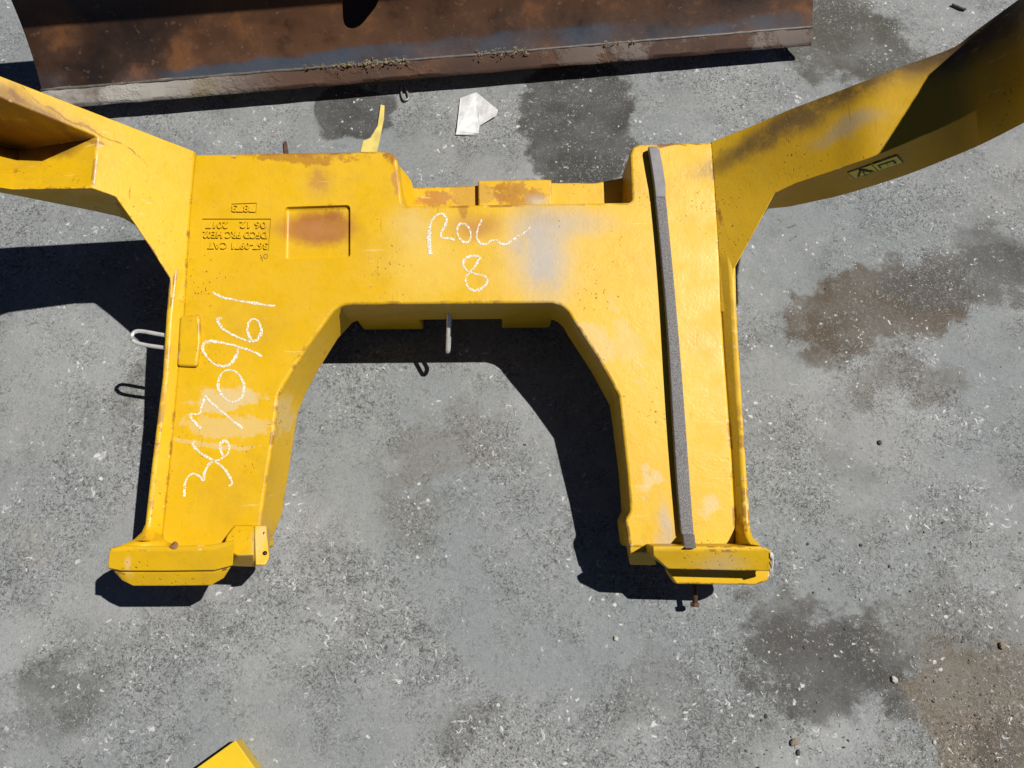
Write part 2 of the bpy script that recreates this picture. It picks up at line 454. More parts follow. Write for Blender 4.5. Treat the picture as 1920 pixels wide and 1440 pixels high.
def chalk_material():
    m = NT('chalk')
    tr = m.n.new('ShaderNodeBsdfTransparent'); mx = m.n.new('ShaderNodeMixShader')
    f = m.math('MULTIPLY', m.ramp(m.noise(260, 4, .75), .42, .52), m.ramp(m.noise(30, 3, .6), .22, .45, .35, 1.0))
    m.out((0.84, 0.80, 0.68), .95, 0, m.bump(m.noise(400, 2), .5, .001), .1)
    m.link(f, mx.inputs[0]); m.link(tr.outputs[0], mx.inputs[1]); m.link(m.b.outputs[0], mx.inputs[2])
    m.link(mx.outputs[0], m.n['Material Output'].inputs['Surface'])
    return m.m

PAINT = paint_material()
PAINT_EDGE = paint_material(True)
GROUND = ground_material()
BLADE = moldboard_face_material()
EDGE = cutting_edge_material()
RUBBER = rubber_material()
CHALK = chalk_material()
ZINC = simple('bright_zinc', (0.95, 0.94, 0.88), .32, .55, .08, 80, .1)
RUSTY = simple('rusty_bolt_steel', (0.14, 0.062, 0.032), .75, .2, .3, 90, .5)
PAPER = simple('white_paper', (0.74, 0.74, 0.74), .9, 0, .14, 38, .8, .2)
SCRAP = simple('yellow_scrap', (0.70, 0.56, 0.16), .8, 0, .12, 30, .3, .2)
WOOD = simple('brown_splinter', (0.12, 0.06, 0.045), .8, 0, .2, 60, .4, .3)
BLACK = simple('black_print', (0.012, 0.012, 0.010), .5, 0, .0, 60, .0)
DECAL = simple('decal_yellow', (0.75, 0.66, 0.05), .45, 0, .05, 60, .05)
DECALW = simple('decal_cream', (0.85, 0.70, 0.06), .45, 0, .05, 60, .05)
BARE = simple('bare_chipped_metal', (0.80, 0.76, 0.70), .6, 0, .25, 60, .6)
RUSTSPOT = simple('rust_lump', (0.30, 0.15, 0.07), .9, 0, .3, 120, .8, .2)
STONE = simple('pale_stone', (0.48, 0.46, 0.42), .9, 0, .15, 50, .5, .2)
STONED = simple('dark_stone', (0.10, 0.095, 0.085), .9, 0, .2, 50, .5, .2)
STONEB = simple('tan_stone', (0.27, 0.22, 0.15), .9, 0, .2, 50, .5, .2)

# ------------------------------------------------------------------ the ground
g = mesh_obj('concrete_ground', [(-60, -60, 0), (60, -60, 0), (60, 60, 0), (-60, 60, 0)], [(0, 1, 2, 3)], GROUND, None, False)
g['kind'] = 'structure'

# ------------------------------------------------------------------ the yellow casting
root = empty('cast_frame'); root.matrix_world = M
tag(root, 'large yellow cast steel machine frame with two legs and rising arms, chalked ROW 8', 'machine frame')

T = 0.125
# outline of the flat plate; a second pixel gives the foot of a sloping side
outl = [((364, 289), None), ((716, 283), None), ((733, 285), None), ((744, 294), None), ((755, 386), (786, 415)),
        ((1185, 379), (1165, 410)), ((1181, 290), None), ((1186, 275), None), ((1200, 270), None), ((1336, 266), None),
        ((1343, 366), None), ((1351, 490), None), ((1354, 585), None), ((1361, 690), None), ((1373, 850), None), ((1380, 977), None), ((1380, 1041), None), ((1228, 1041), None), ((1226, 1028), None),
        ((1179, 1027), None), ((1172, 974), None), ((1181, 960), None), ((1176, 890), None), ((1167, 810), None),
        ((1160, 743), None), ((1121, 672), None), ((1077, 605), None), ((1066, 586), None), ((1054, 574), None), ((1036, 568), None),
        ((660, 571), None), ((642, 573), None), ((627, 581), (634, 636)), ((577, 649), (596, 698)), ((532, 720), (573, 742)),
        ((521, 743), (560, 775)), ((514, 809), (554, 812)), ((501, 889), (543, 882)), ((489, 975), (530, 966)), ((486, 1016), (512, 1006)),
        ((486, 1030), None), ((432, 1036), None), ((298, 1038), None), ((314, 876), None), ((329, 707), None), ((342, 587), None), ((346, 503), None), ((350, 440), None), ((356, 360), None)]
top = [P(*a) for a, b in outl]
bot = {i: P(b[0], b[1], -T) for i, (a, b) in enumerate(outl) if b}
dropl = [.14 if (500 < a[1] < 760 and 600 < a[0] < 1200) else .115 for a, b in outl]
body = slab('body', top, [tuple(range(len(top)))], dropl, bot, PAINT, root, bev=.0075, seg=4, ang=25)
apply_mods(body)

def cutter(pts, depth, rnd):
    o = slab('cut', [P(*p, .02) + (P(*p, 0) - P(*p, .02)) * Vector((1, 1, 0)) for p in pts], [tuple(range(len(pts)))], .02 + depth, None, None, root, bev=0)
    if rnd:
        b = o.modifiers.new('b', 'BEVEL'); b.width = rnd; b.segments = 3; b.limit_method = 'ANGLE'; b.angle_limit = math.radians(40)
    return o
cuts = [cutter([(534, 388), (657, 384), (657, 483), (532, 487)], .010, .008),
        cutter([(379, 410), (508, 410), (503, 471), (375, 472)], .0030, 0),
        cutter([(434, 382), (481, 380), (480, 401), (433, 402)], .0028, 0)]
for cobj in cuts:
    bo = body.modifiers.new('cut', 'BOOLEAN'); bo.object = cobj; bo.operation = 'DIFFERENCE'; bo.solver = 'EXACT'
apply_mods(body)
for cobj in cuts: bpy.data.objects.remove(cobj, do_unlink=True)
for p in body.data.polygons: p.use_smooth = True
body.data.set_sharp_from_angle(angle=math.radians(32))
wnm = body.modifiers.new('wn', 'WEIGHTED_NORMAL'); wnm.keep_sharp = True; wnm.weight = 90
if not body.data.materials: body.data.materials.append(PAINT)

# a deeper rib under the middle of the plate, carrying the casting on the ground
def boxl(name, pts, w0, w1, mat, bev=.006, seg=3):
    tp = [P(*p, w0) for p in pts]
    return slab(name, tp, [tuple(range(len(tp)))], w0 - w1, None, mat, root, bev=bev, seg=seg)
# arch wall: two low skirts with a gap for the loop
for name_px in (((648, 573), (776, 572), (776, 540), (648, 540)), ((942, 570), (1044, 569), (1044, 540), (942, 540))):
    tp = [P(x, y, -.02) for x, y in name_px]
    slab('arch_skirt', tp, [(0, 1, 2, 3)], .225, None, PAINT, root, bev=.005)
# lower shelf behind the plate, with a machined pad
sh = [P(750, 352, -.085), P(790, 351, -.085), P(1036, 342, -.085), P(1120, 342, -.085), P(1200, 326, -.085), P(1200, 480, -.085), P(750, 480, -.085)]
slab('rear_shelf', sh, [tuple(range(7))], .06, None, PAINT, root, bev=.004)
pd = [P(896, 338, -.07), P(1034, 336, -.07), P(1036, 420, -.07), P(897, 420, -.07)]
slab('machined_pad', pd, [(0, 1, 2, 3)], .02, None, PAINT, root, bev=.004)
# fillets from the two rear bosses down to the shelf
fl = [P(742, 300, -.03), P(752, 384, -.03), P(752, 420, -.03), P(735, 420, -.03), P(735, 300, -.03)]
slab('boss_fillet', fl, [(0, 1, 2, 3, 4)], .06, {0: P(772, 338, -.09), 1: P(786, 386, -.09), 2: P(786, 430, -.09)}, PAINT, root, bev=.006)
fr = [P(1182, 286, -.03), P(1182, 384, -.03), P(1182, 420, -.03), P(1196, 420, -.03), P(1196, 286, -.03)]
slab('boss_fillet', fr, [(0, 1, 2, 3, 4)], .06, {0: P(1166, 330, -.09), 1: P(1164, 386, -.09), 2: P(1164, 430, -.09)}, PAINT, root, bev=.006)
# block under the body that the casting rests on
for pts in (((400, 300), (740, 300), (740, 430), (400, 430)), ((1180, 290), (1330, 290), (1330, 430), (1180, 430))):
    tp = [P(x, y, -.09) for x, y in pts]
    bt = {i: MI @ Vector(((M @ v).x, (M @ v).y, .002)) for i, v in enumerate(tp)}
    slab('lower_web', tp, [(0, 1, 2, 3)], .1, bt, PAINT, root, bev=.005)

# ---- arms: planes that rise from the creases
def arm_plane(a, b, k, side):
    pa, pb = P(*a), P(*b)
    e = (pb - pa).normalized()
    out = Vector((e.y, -e.x, 0)); out = out if out.x * side > 0 else -out
    d = (out + Vector((0, 0, k))).normalized()
    n = e.cross(d); n = n if n.z > 0 else -n
    return pa, n
LP = arm_plane((364, 286), (345, 570), .80, -1)
RP = arm_plane((1336, 266), (1352, 585), .66, 1)
def L(px, py): return Q(px, py, *LP)
def R(px, py): return Q(px, py, *RP)
# left arm
V, F = [], []
def v(p): V.append(p); return len(V) - 1
c0 = v(P(366, 284, -.001)); c1 = v(P(360, 360, -.001)); c2 = v(P(354, 440, -.001)); c3 = v(P(350, 503, -.001)); c4 = v(P(347, 570, -.001))
b1 = v(L(167, 207)); b2 = v(L(0, 142)); b3 = v(L(-90, 107))
r1 = v(L(182, 257)); r2 = v(L(0, 183)); r3 = v(L(-90, 147))
f1 = v(L(173, 353)); f0 = v(L(216, 369)); e1 = v(L(247, 413)); e2 = v(L(283, 467)); e3 = v(L(318, 523)); e4 = v(L(318, 560))
zf = (M @ V[f1]).z; zr = (M @ V[r1]).z
a1 = v(Z(37, 280, .345)); a2 = v(Z(23, 355, .44))
d1 = v(Z(-90, 252, .40)); d2 = v(Z(-90, 338, .52))
F += [(c0, b1, r1), (c0, r1, f1, c1), (c1, f1, f0, c2), (c2, f0, e1), (c2, e1, e2, c3), (c3, e2, e3), (c3, e3, e4, c4),
      (b1, b2, r2, r1), (b2, b3, r3, r2), (r1, r2, a1), (r2, r3, d1, a1), (r1, a1, a2, f1), (a1, d1, d2, a2)]
F = [tuple(reversed(f)) for f in F]
BO = {a2: Z(20, 365, .40), f1: Z(182, 398, .315), f0: Z(228, 408, .30), d2: Z(-90, 346, .48), a1: Z(37, 280, .345) - Vector((0, 0, .03)), d1: Z(-90, 252, .40) - Vector((0, 0, .03))}
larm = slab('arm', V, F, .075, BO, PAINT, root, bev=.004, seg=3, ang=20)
larm['label'] = 'left arm with an open pocket behind its rib'
# right arm
V, F = [], []
k0 = v(P(1333, 266, -.001)); k1 = v(P(1341, 366, -.001)); k2 = v(P(1348, 487, -.001)); k3 = v(P(1351, 585, -.001))
b1 = v(R(1400, 240)); b2 = v(R(1485, 203)); b3 = v(R(1560, 175)); zb = (M @ V[b3]).z
f1 = v(R(1453, 362)); f2 = v(R(1493, 343)); f3 = v(R(1560, 321)); zf = (M @ V[f3]).z
e1 = v(R(1420, 424)); e2 = v(R(1376, 505)); e3 = v(R(1372, 585))
RZ = [(1627, 149, .510, 1630, 296, .485), (1709, 118, .532, 1712, 262, .515), (1788, 88, .548, 1800, 222, .555), (1830, 57, .572, 1855, 190, .60),
      (1908, 0, .63, 1920, 140, .665), (1985, -55, .72, 2000, 75, .78), (2050, -100, .80, 2070, 25, .86)]
def smooth3(pts, sub): return [Vector(p) for p in catmull([tuple(p) for p in pts], sub)]
SUB = 4
backs = smooth3([V[b2], V[b3]] + [Z(a, b, c_) for a, b, c_, d, e, f in RZ], SUB)[SUB + 1:]
fronts = smooth3([V[f2], V[f3]] + [Z(d, e, f) for a, b, c_, d, e, f in RZ], SUB)[SUB + 1:]
low0 = [Z(1480, 388, .298), Z(1560, 371, .33)]
lows = smooth3(low0 + [Z(*q_) for q_ in ((1640, 348, .39), (1715, 323, .435), (1810, 285, .52), (1860, 262, .575), (1930, 226, .635), (2010, 185, .70), (2080, 145, .77))], SUB)[SUB + 1:]
last = (b3, f3); strips = []
BO = {f1: Z(1440, 392, .285), f2: low0[0], f3: low0[1]}
for pb_, pf_, pl_ in zip(backs, fronts, lows):
    i = v(pb_); j = v(pf_); BO[j] = pl_
    strips.append((last[0], last[1], j, i)); last = (i, j)
F += [(k0, k1, f1, b1), (b1, f1, f2, b2), (b2, f2, f3, b3), (k1, k2, e1, f1), (k2, e2, e1), (k2, k3, e3, e2)] + strips
DR = [.07] * len(V)
for t_ in strips: DR[t_[3]] = .03
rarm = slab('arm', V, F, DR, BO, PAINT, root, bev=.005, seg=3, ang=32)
rarm['label'] = 'right arm with sooty back edge, painted-in shade further out and warning decal'
RARM_V = list(V)

# ---- raised outer flange of each leg (loft of a small section)
def loft(name, stations, mat, bev=.008, cap=True):
    m_ = len(stations[0]); vs = [p for s in stations for p in s]; fs = []
    for i in range(len(stations) - 1):
        for k in range(m_):
            fs.append((i * m_ + k, i * m_ + (k + 1) % m_, (i + 1) * m_ + (k + 1) % m_, (i + 1) * m_ + k))
    fs.append(tuple(range(m_))[::-1]); fs.append(tuple((len(stations) - 1) * m_ + k for k in range(m_)))
    o = mesh_obj(name, vs, fs, mat, root)
    if bev: bevel(o, bev, 3, 22)
    return o
def flange_section(cr, ci, co_, hh, depth=.1):
    a = P(*cr, -.002); b = P(*ci, hh); c = P(*co_, hh * .95)
    d = Vector((c.x, c.y, -depth)); e = Vector((a.x, a.y, -depth))
    return [a, b, c, d, e]
st = []
for cr, ci, co_, hh in (((352, 485), (330, 485), (318, 485), .010), ((349, 520), (328, 520), (317, 519), .016), ((346, 587), (320, 590), (311, 590), .016), ((334, 707), (312, 707), (304, 706), .016),
                       ((318, 876), (291, 876), (283, 876), .016), ((308, 970), (281, 968), (273, 966), .018), ((306, 990), (279, 990), (270, 990), .024), ((304, 1006), (276, 1003), (262, 1004), .040), ((303, 1022), (268, 1013), (246, 1015), .066)):
    st.append(flange_section(cr, ci, co_, hh))
loft('leg_flange', st, PAINT)
st = []
for cr, ci, co_, hh in (((1345, 470), (1366, 470), (1378, 470), .010), ((1348, 505), (1369, 505), (1380, 506), .016), ((1352, 585), (1373, 585), (1382, 585), .016), ((1359, 690), (1379, 690), (1388, 690), .016),
                       ((1371, 850), (1389, 850), (1398, 850), .016), ((1377, 960), (1395, 960), (1406, 960), .016), ((1378, 985), (1396, 985), (1407, 986), .022), ((1378, 1005), (1398, 1003), (1412, 1006), .042), ((1378, 1030), (1405, 1020), (1430, 1023), .076)):
    st.append(flange_section(cr, ci, co_, hh))
loft('leg_flange', st, PAINT)
# boss on the left flange
bs = [P(336, 592, .009), P(374, 588, .009), P(376, 640, .009), P(369, 688, .009), P(331, 686, .009)]
slab('side_boss', bs, [(0, 1, 2, 3, 4)], .012, None, PAINT, root, bev=.006, seg=4)

# ---- left foot
def prof(x_shift, ys, ws):
    return [P(x, y, w) for (x, y), w in zip(zip(x_shift, ys), ws)]
ws = (-.012, .080, .083, .072, .064, .062, .048, -.03, -.075)
foot_st = [
    prof((214, 209, 203, 201, 206, 216, 228, 240, 232), (1040, 1027, 1034, 1066, 1066, 1073, 1088, 1075, 1040), ws),
    prof((238, 236, 229, 226, 229, 232, 250, 255, 245), (1036, 1022, 1031, 1071, 1069, 1076, 1099, 1080, 1038), ws),
    prof((318, 318, 318, 318, 318, 318, 320, 320, 318), (1034, 1024, 1033, 1071, 1069, 1076, 1099, 1080, 1036), ws),
    prof((400, 400, 400, 402, 402, 402, 396, 396, 400), (1032, 1021, 1030, 1070, 1068, 1075, 1098, 1078, 1034), ws),
    prof((440, 440, 440, 437, 434, 434, 420, 420, 436), (1024, 1012, 1020, 1061, 1059, 1064, 1084, 1068, 1024), ws)]
lf = loft('foot', foot_st, PAINT, bev=.007)
lf['label'] = 'left foot with rounded outer end'
blk_t = [P(440, 984, .012), P(477, 984, .012), P(476, 1040, .055), P(446, 1042, .056), P(418, 1026, .062), P(425, 1004, .036)]
blk_b = {0: P(436, 990, -.07), 1: P(480, 990, -.07), 2: P(480, 1064, -.0), 3: P(430, 1062, -.0), 4: P(424, 1050, .0), 5: P(430, 1020, -.05)}
slab('foot_block', blk_t, [(0, 1, 2, 3, 4, 5)], .08, blk_b, PAINT, root, bev=.004)
fc_t = [P(477, 984, .0115), P(500, 985, .0), P(505, 1046, .030), P(499, 1060, .02), P(479, 1060, .035)]
fcb = {i: P(x, y, -.06) for i, (x, y) in enumerate(((478, 995), (506, 995), (505, 1045), (499, 1055), (480, 1055)))}
fb = slab('drilled_face', fc_t, [(0, 1, 2, 3, 4)], .07, fcb, PAINT, root, bev=.003)
bvf = BVHTree.FromPolygons([q.co.copy() for q in fb.data.vertices], [tuple(p.vertices) for p in fb.data.polygons])
for (x, y) in ((496, 1001), (497, 1037)):
    oo = MI @ CAM; dd = (MI.to_3x3() @ ray(x, y)).normalized()
    o_, n_, _i, _d = bvf.ray_cast(oo, dd)
    if o_ is None: continue
    if n_.dot(dd) > 0: n_ = -n_
    a_ = n_.orthogonal().normalized(); b_ = n_.cross(a_)
    ring = [o_ + n_ * .0006 + (a_ * math.cos(t) + b_ * math.sin(t)) * .0042 for t in [i * math.pi / 6 for i in range(12)]]
    mesh_obj('bolt_hole', ring + [p - n_ * .004 for p in ring], [tuple(range(12)), tuple(range(23, 11, -1))] + [(i, (i + 1) % 12, 12 + (i + 1) % 12, 12 + i) for i in range(12)], BLACK, root)
V = [P(*a) for a in ((272, 984, .021), (266, 998, .034), (252, 1011, .058), (230, 1021, .075), (212, 1027, .080), (258, 1031, .078), (304, 1029, .070), (302, 1012, .018), (292, 996, .010))]
slab('foot_fillet', V, [(0, 8, 1), (8, 7, 2, 1), (7, 6, 5, 2), (2, 5, 3), (3, 5, 4)], .10, None, PAINT, root, bev=.0)
# rusty lump on the left foot
def lump(name, p, r, mat, parent=None, seed=0, flat=.6, sub=2, jit=.3):
    rn = random.Random(seed); bm = bmesh.new()
    bmesh.ops.create_icosphere(bm, subdivisions=sub, radius=1)
    ax = [rn.uniform(.75, 1.25) for _ in range(2)]
    for q in bm.verts:
        s = 1 + rn.uniform(-jit, jit)
        q.co = Vector((q.co.x * r * ax[0] * s, q.co.y * r * ax[1] * s, q.co.z * r * flat * s))
    me = bpy.data.meshes.new(name); bm.to_mesh(me); bm.free(); me.materials.append(mat)
    o = bpy.data.objects.new(name, me); col.objects.link(o); o.location = p
    o.rotation_euler.z = rn.uniform(0, 6)
    if parent: o.parent = parent
    return o
lump('rust_lump', P(326, 1026, .078), .009, RUSTSPOT, root, 3)
lump('rust_lump', P(421, 1066, .062), .005, RUSTSPOT, root, 4)

# ---- right foot
V, F = [], []
t0 = v(P(1224, 1024, .070)); t1 = v(P(1380, 1024, .080)); t2 = v(P(1432, 1025, .086))
u0 = v(P(1224, 1032, .070)); u1 = v(P(1380, 1033, .080)); u2 = v(P(1447, 1034, .086))
l0 = v(P(1224, 1042, .064)); l1 = v(P(1252, 1067, .050)); l2 = v(P(1380, 1070, .058)); l3 = v(P(1446, 1071, .064))
F = [(t0, u0, u1, t1), (t1, u1, u2, t2), (u0, l0, l1, l2, u1), (u1, l2, l3, u2)]
def under(i, w): p = V[i]; return Vector((p.x, p.y + .004, w))
BO = {i: under(i, -.06) for i in (t0, t1, t2, u0, u1, u2)}
BO.update({l0: under(l0, -.02), l1: under(l1, .0), l2: under(l2, .0), l3: under(l3, .0)})
rf = slab('foot', V, F, .07, BO, PAINT, root, bev=.003)
rf['label'] = 'right foot with chipped outer end'
V, F = [], []
q = [v(P(*a)) for a in ((1250, 1040, .004), (1442, 1040, .012), (1444, 1080, .010), (1438, 1090, .008), (1417, 1097, .004), (1268, 1095, -.004), (1252, 1072, .0))]
slab('foot_lip', V, [tuple(q)], .03, None, PAINT, root, bev=.004)
V = [P(*a) for a in ((1181, 1022, -.002), (1226, 1022, -.002), (1226, 1034, -.004), (1217, 1036, -.006), (1181, 1037, -.006))]
slab('foot_toe', V, [(0, 1, 2, 3, 4)], .05, {2: P(1232, 1060, -.05), 3: P(1218, 1060, -.045), 4: P(1181, 1060, -.045)}, PAINT, root, bev=.003)
rnc = random.Random(9); cv = []
for i in range(9):
    t = i / 8; y = 1036 + 37 * t
    cv.append((1446 + rnc.uniform(-4, 1) + 2 * math.sin(t * 3.1), y)); 
tp = [P(x, y, .0875 - .023 * (k / 8)) for k, (x, y) in enumerate(cv)] + [P(1450 + rnc.uniform(-1, 2), 1072 - 36 * k / 6, .05) for k in range(7)]
slab('chipped_edge', tp, [tuple(range(len(tp)))], .006, None, BARE, root, bev=0)
# hanging bolt
bolt = tube('bolt_shank', [P(1303, 1082, -.095), P(1303, 1130, -.095)], .0055, RUSTY, root, 12)
ax_ = (P(1303, 1130, -.095) - P(1303, 1082, -.095)).normalized()
pc = P(1303, 1130, -.095); a_ = ax_.orthogonal().normalized(); b_ = ax_.cross(a_)
hx = [pc + (a_ * math.cos(i * math.pi / 3) + b_ * math.sin(i * math.pi / 3)) * .0105 for i in range(6)]
hd = mesh_obj('bolt_head', hx + [p + ax_ * .008 for p in hx], [tuple(range(6)), tuple(range(11, 5, -1))] + [(i, (i + 1) % 6, 6 + (i + 1) % 6, 6 + i) for i in range(6)], RUSTY, bolt, False)
bevel(hd, .001, 2, 30, False)

# ---- zinc wire loops
lp = catmull([(340, 634, .2), (300, 627, .2), (265, 621, .2), (252, 623, .2), (247, 632, .2), (252, 641, .2), (268, 646, .2), (300, 651, .2), (340, 656, .2)], 4)
tube('wire_loop', [Z(x, y, .232 + (.008 if i < len(lp) / 2 else 0)) for i, (x, y, z) in enumerate(lp)], .0042, ZINC, root, 10)
ml = []
base = M @ P(843, 560, -.075)
tip = G(840, 664, .10)
dv = (tip - base); sd_ = Vector((0.02, 0.0, .0)); dn = dv.normalized(); perp = (Vector((0, 0, 1)) - dn * dn.z).normalized()
hw = .0115
for t in (0, .3, .6, .86): ml.append(base + dv * t + perp * hw)
for an in (70, 40, 0, -40, -70): ml.append(base + dv * .86 + dn * (hw * math.cos(math.radians(an))) + perp * hw * math.sin(math.radians(an)))
for t in (.86, .6, .3, 0): ml.append(base + dv * t - perp * hw)
tube('wire_loop', [MI @ p for p in ml], .0048, ZINC, root, 10)

# ---- cast lettering
def cast_text(txt, px, py, wpx, hpx, w0, rot=math.pi):
    cu = bpy.data.curves.new('t', 'FONT'); cu.body = txt; cu.align_x = 'CENTER'; cu.align_y = 'CENTER'; cu.extrude = .02; cu.bevel_depth = .012; cu.offset = .012
    to = bpy.data.objects.new('t', cu); col.objects.link(to)
    dg = bpy.context.evaluated_depsgraph_get(); dg.update()
    me = bpy.data.meshes.new_from_object(to.evaluated_get(dg))
    bpy.data.objects.remove(to, do_unlink=True)
    xs = [q.co.x for q in me.vertices]; ys = [q.co.y for q in me.vertices]
    zs = [q.co.z for q in me.vertices]
    W = (P(px + wpx / 2, py) - P(px - wpx / 2, py)).length; Hh = (P(px, py + hpx / 2) - P(px, py - hpx / 2)).length
    cx, cy = (max(xs) + min(xs)) / 2, (max(ys) + min(ys)) / 2
    sx, sy = W / (max(xs) - min(xs)), Hh / (max(ys) - min(ys)); sz = .0056 / (max(zs) - min(zs))
    me.transform(Matrix.Translation(P(px, py, w0)) @ Matrix.Rotation(rot, 4, 'Z') @ Matrix.Diagonal((sx, sy, sz, 1)) @ Matrix.Translation((-cx, -cy, 0)))
    me.materials.clear(); me.materials.append(PAINT)
    o = bpy.data.objects.new('cast_lettering', me); col.objects.link(o); o.parent = root
    o['label'] = 'raised upside-down cast lettering ' + txt
    return o
cast_text('367-0971 CAT', 446, 461, 112, 13.5, -.0018)
cast_text('DFCD PRC HE02', 441, 440.5, 120, 13.5, -.0018)
cast_text('06 12', 475, 422, 50, 13.5, -.0018)
cast_text('2017', 407, 422, 42, 13.5, -.0018)
cast_text('7873', 457, 391, 44, 14, -.0016)

# ---- handwriting
def ribbon(name, pts, wd, mat, parent, w0=.0007, label=None, jit=.25, sub=6, taper=None, seed=1, surf=None):
    rn = random.Random(seed)
    pp = catmull(pts, sub); sp = [surf(x, y) if surf else P(x, y, w0) for x, y in pp]
    vs, fs = [], []
    for i, p in enumerate(sp):
        t = sp[min(i + 1, len(sp) - 1)] - sp[max(i - 1, 0)]; t.normalize()
        nrm = Vector((-t.y, t.x, 0)).normalized()
        k = i / (len(sp) - 1)
        ww = wd * (taper(k) if taper else 1)
        vs += [p + nrm * ww * .5 * (1 + rn.uniform(-jit, jit)), p - nrm * ww * .5 * (1 + rn.uniform(-jit, jit))]
    n = len(vs)
    vs += [q - Vector((0, 0, .0005)) for q in vs]
    for i in range(len(sp) - 1):
        a = 2 * i
        fs += [(a, a + 1, a + 3, a + 2), (n + a + 2, n + a + 3, n + a + 1, n + a), (a, a + 2, n + a + 2, n + a), (a + 1, n + a + 1, n + a + 3, a + 3)]
    o = mesh_obj(name, vs, fs, mat, parent, False)
    if label: o['label'] = label
    return o
def c4(*p): return [(150 + x / 2.25, 520 + y / 2.25) for x, y in p]
def c2(*p): return [(600 + x / 3.0, 180 + y / 3.0) for x, y in p]
def ell(cx, cy, rx, ry, a0=-1.4, n=13, sq=0):
    return [(cx + rx * math.cos(a0 + 6.35 * i / (n - 1)) + sq * math.sin(a0 + 6.35 * i / (n - 1)), cy + ry * math.sin(a0 + 6.35 * i / (n - 1))) for i in range(n)]
CW = .0042
marks = [
    ('1', c4((560, 62), (590, 80), (650, 95), (720, 106), (790, 118), (822, 121)), 1.0),
    ('6', c4((598, 172), (580, 180), (600, 215), (640, 240), (690, 262), (720, 270), (750, 260), (765, 225), (755, 190), (735, 175), (712, 190), (708, 230), (722, 266)), 1.0),
    ('9', c4((768, 332), (720, 310), (660, 290), (600, 276), (545, 270), (518, 285), (525, 320), (560, 360), (605, 375), (640, 360), (662, 325), (665, 298)), 1.15),
    ('0', c4(*ell(638, 458, 54, 68, -1.4, 14, 8)), 1.0),
    ('7', c4((508, 638), (480, 605), (462, 578), (503, 575), (513, 545), (530, 502), (545, 520), (590, 560), (640, 600), (685, 637)), .95),
    ('3', c4((440, 925), (442, 880), (450, 850), (475, 828), (500, 838), (522, 855), (526, 820), (550, 782), (590, 768), (625, 740), (627, 705), (610, 690), (592, 702), (595, 735), (604, 752)), .95),
    ('6', c4((482, 690), (477, 710), (510, 742), (550, 766), (600, 800), (630, 840), (641, 870), (628, 880)), .95),
    ('R', c2((620, 888), (612, 820), (615, 750), (630, 700), (660, 668), (690, 662), (712, 690), (705, 730), (680, 770), (685, 795), (720, 800), (757, 806)), 1.1),
    ('O', c2(*ell(810, 770, 38, 54, -1.2, 13, 10)), .95),
    ('W', c2((910, 695), (887, 750), (882, 800), (905, 830), (940, 832), (960, 815), (990, 810), (1015, 830), (1050, 832), (1090, 805), (1140, 775), (1184, 737)), .95),
    ('8', c2((898, 903), (860, 898), (820, 912), (805, 945), (825, 980), (870, 1000), (930, 1015), (938, 1050), (905, 1085), (865, 1095), (830, 1070), (820, 1020), (850, 985), (880, 945), (900, 905)), .95)]
for i, (ch, pts, k) in enumerate(marks):
    ribbon('chalk_mark', pts, CW * k, CHALK, root, label='white chalk character ' + ch, seed=i + 5, jit=.45, taper=lambda k_, i=i: .8 + .45 * math.sin(k_ * 7 + i) ** 2)
ribbon('chalk_mark', c2((622, 890), (616, 850), (612, 800), (616, 760)), CW * 1.9, CHALK, root, .0009, 'white chalk stem of the R', seed=33)
# small engraved OK below the cast box
def ck(*p): return [(340 + x / 5.647, 360 + y / 5.647) for x, y in p]
for pts in (ck(*ell(892, 682, 20, 24, -1.4, 10)), ck((832, 665), (850, 690), (858, 733)), ck((858, 690), (835, 705))):
    ribbon('scribed_mark', pts, .0011, RUSTSPOT, root, .0006, sub=4, seed=2)
# chalk ticks on the wall of the arch
for pts in (((722, 601), (728, 606), (733, 601)), ((742, 602), (749, 607), (756, 602))):
    pass

# ---- warning decal on the front face of the right arm
bvh_me = rarm.data
bv = BVHTree.FromPolygons([q.co.copy() for q in bvh_me.vertices], [tuple(p.vertices) for p in bvh_me.polygons])
def on_arm(px, py, off=.0006):
    o = MI @ CAM; d = (MI.to_3x3() @ ray(px, py)).normalized()
    hit, nrm, idx, dist = bv.ray_cast(o, d)
    if hit is None: return P(px, py, .1)
    if nrm.dot(d) > 0: nrm = -nrm
    return hit + nrm * off
def dc(u, w_):   # decal coordinates 0..1 -> photograph
    ax, ay = 1588 + (1681 - 1588) * u, 322 + (290 - 322) * u
    bx, by = 1602 + (1694 - 1602) * u, 335 + (304 - 335) * u
    return ax + (bx - ax) * w_, ay + (by - ay) * w_
def decal_piece(name, poly, mat, parent, off):
    n = len(poly); tp = [on_arm(*dc(*p), off) for p in poly]; bt = [on_arm(*dc(*p), off - .0006) for p in poly]
    return mesh_obj(name, tp + bt, [tuple(range(n)), tuple(range(2 * n - 1, n - 1, -1))] + [(i, (i + 1) % n, n + (i + 1) % n, n + i) for i in range(n)], mat, parent, False)
dcl = decal_piece('warning_decal', [(0, 0), (.25, 0), (.5, 0), (.75, 0), (1, 0), (1, 1), (.75, 1), (.5, 1), (.25, 1), (0, 1)], BLACK, root, .0010)
dcl['label'] = 'small black-bordered yellow warning decal with triangle and open book'
decal_piece('decal_field', [(.02, .09), (.475, .09), (.475, .93), (.02, .93)], DECAL, dcl, .0018)
decal_piece('decal_field', [(.495, .09), (.98, .09), (.98, .93), (.495, .93)], DECALW, dcl, .0018)
decal_piece('pictogram', [(.08, .84), (.22, .2), (.28, .2), (.43, .84)], BLACK, dcl, .0026)
decal_piece('pictogram', [(.14, .76), (.245, .32), (.36, .76)], DECALW, dcl, .0034)
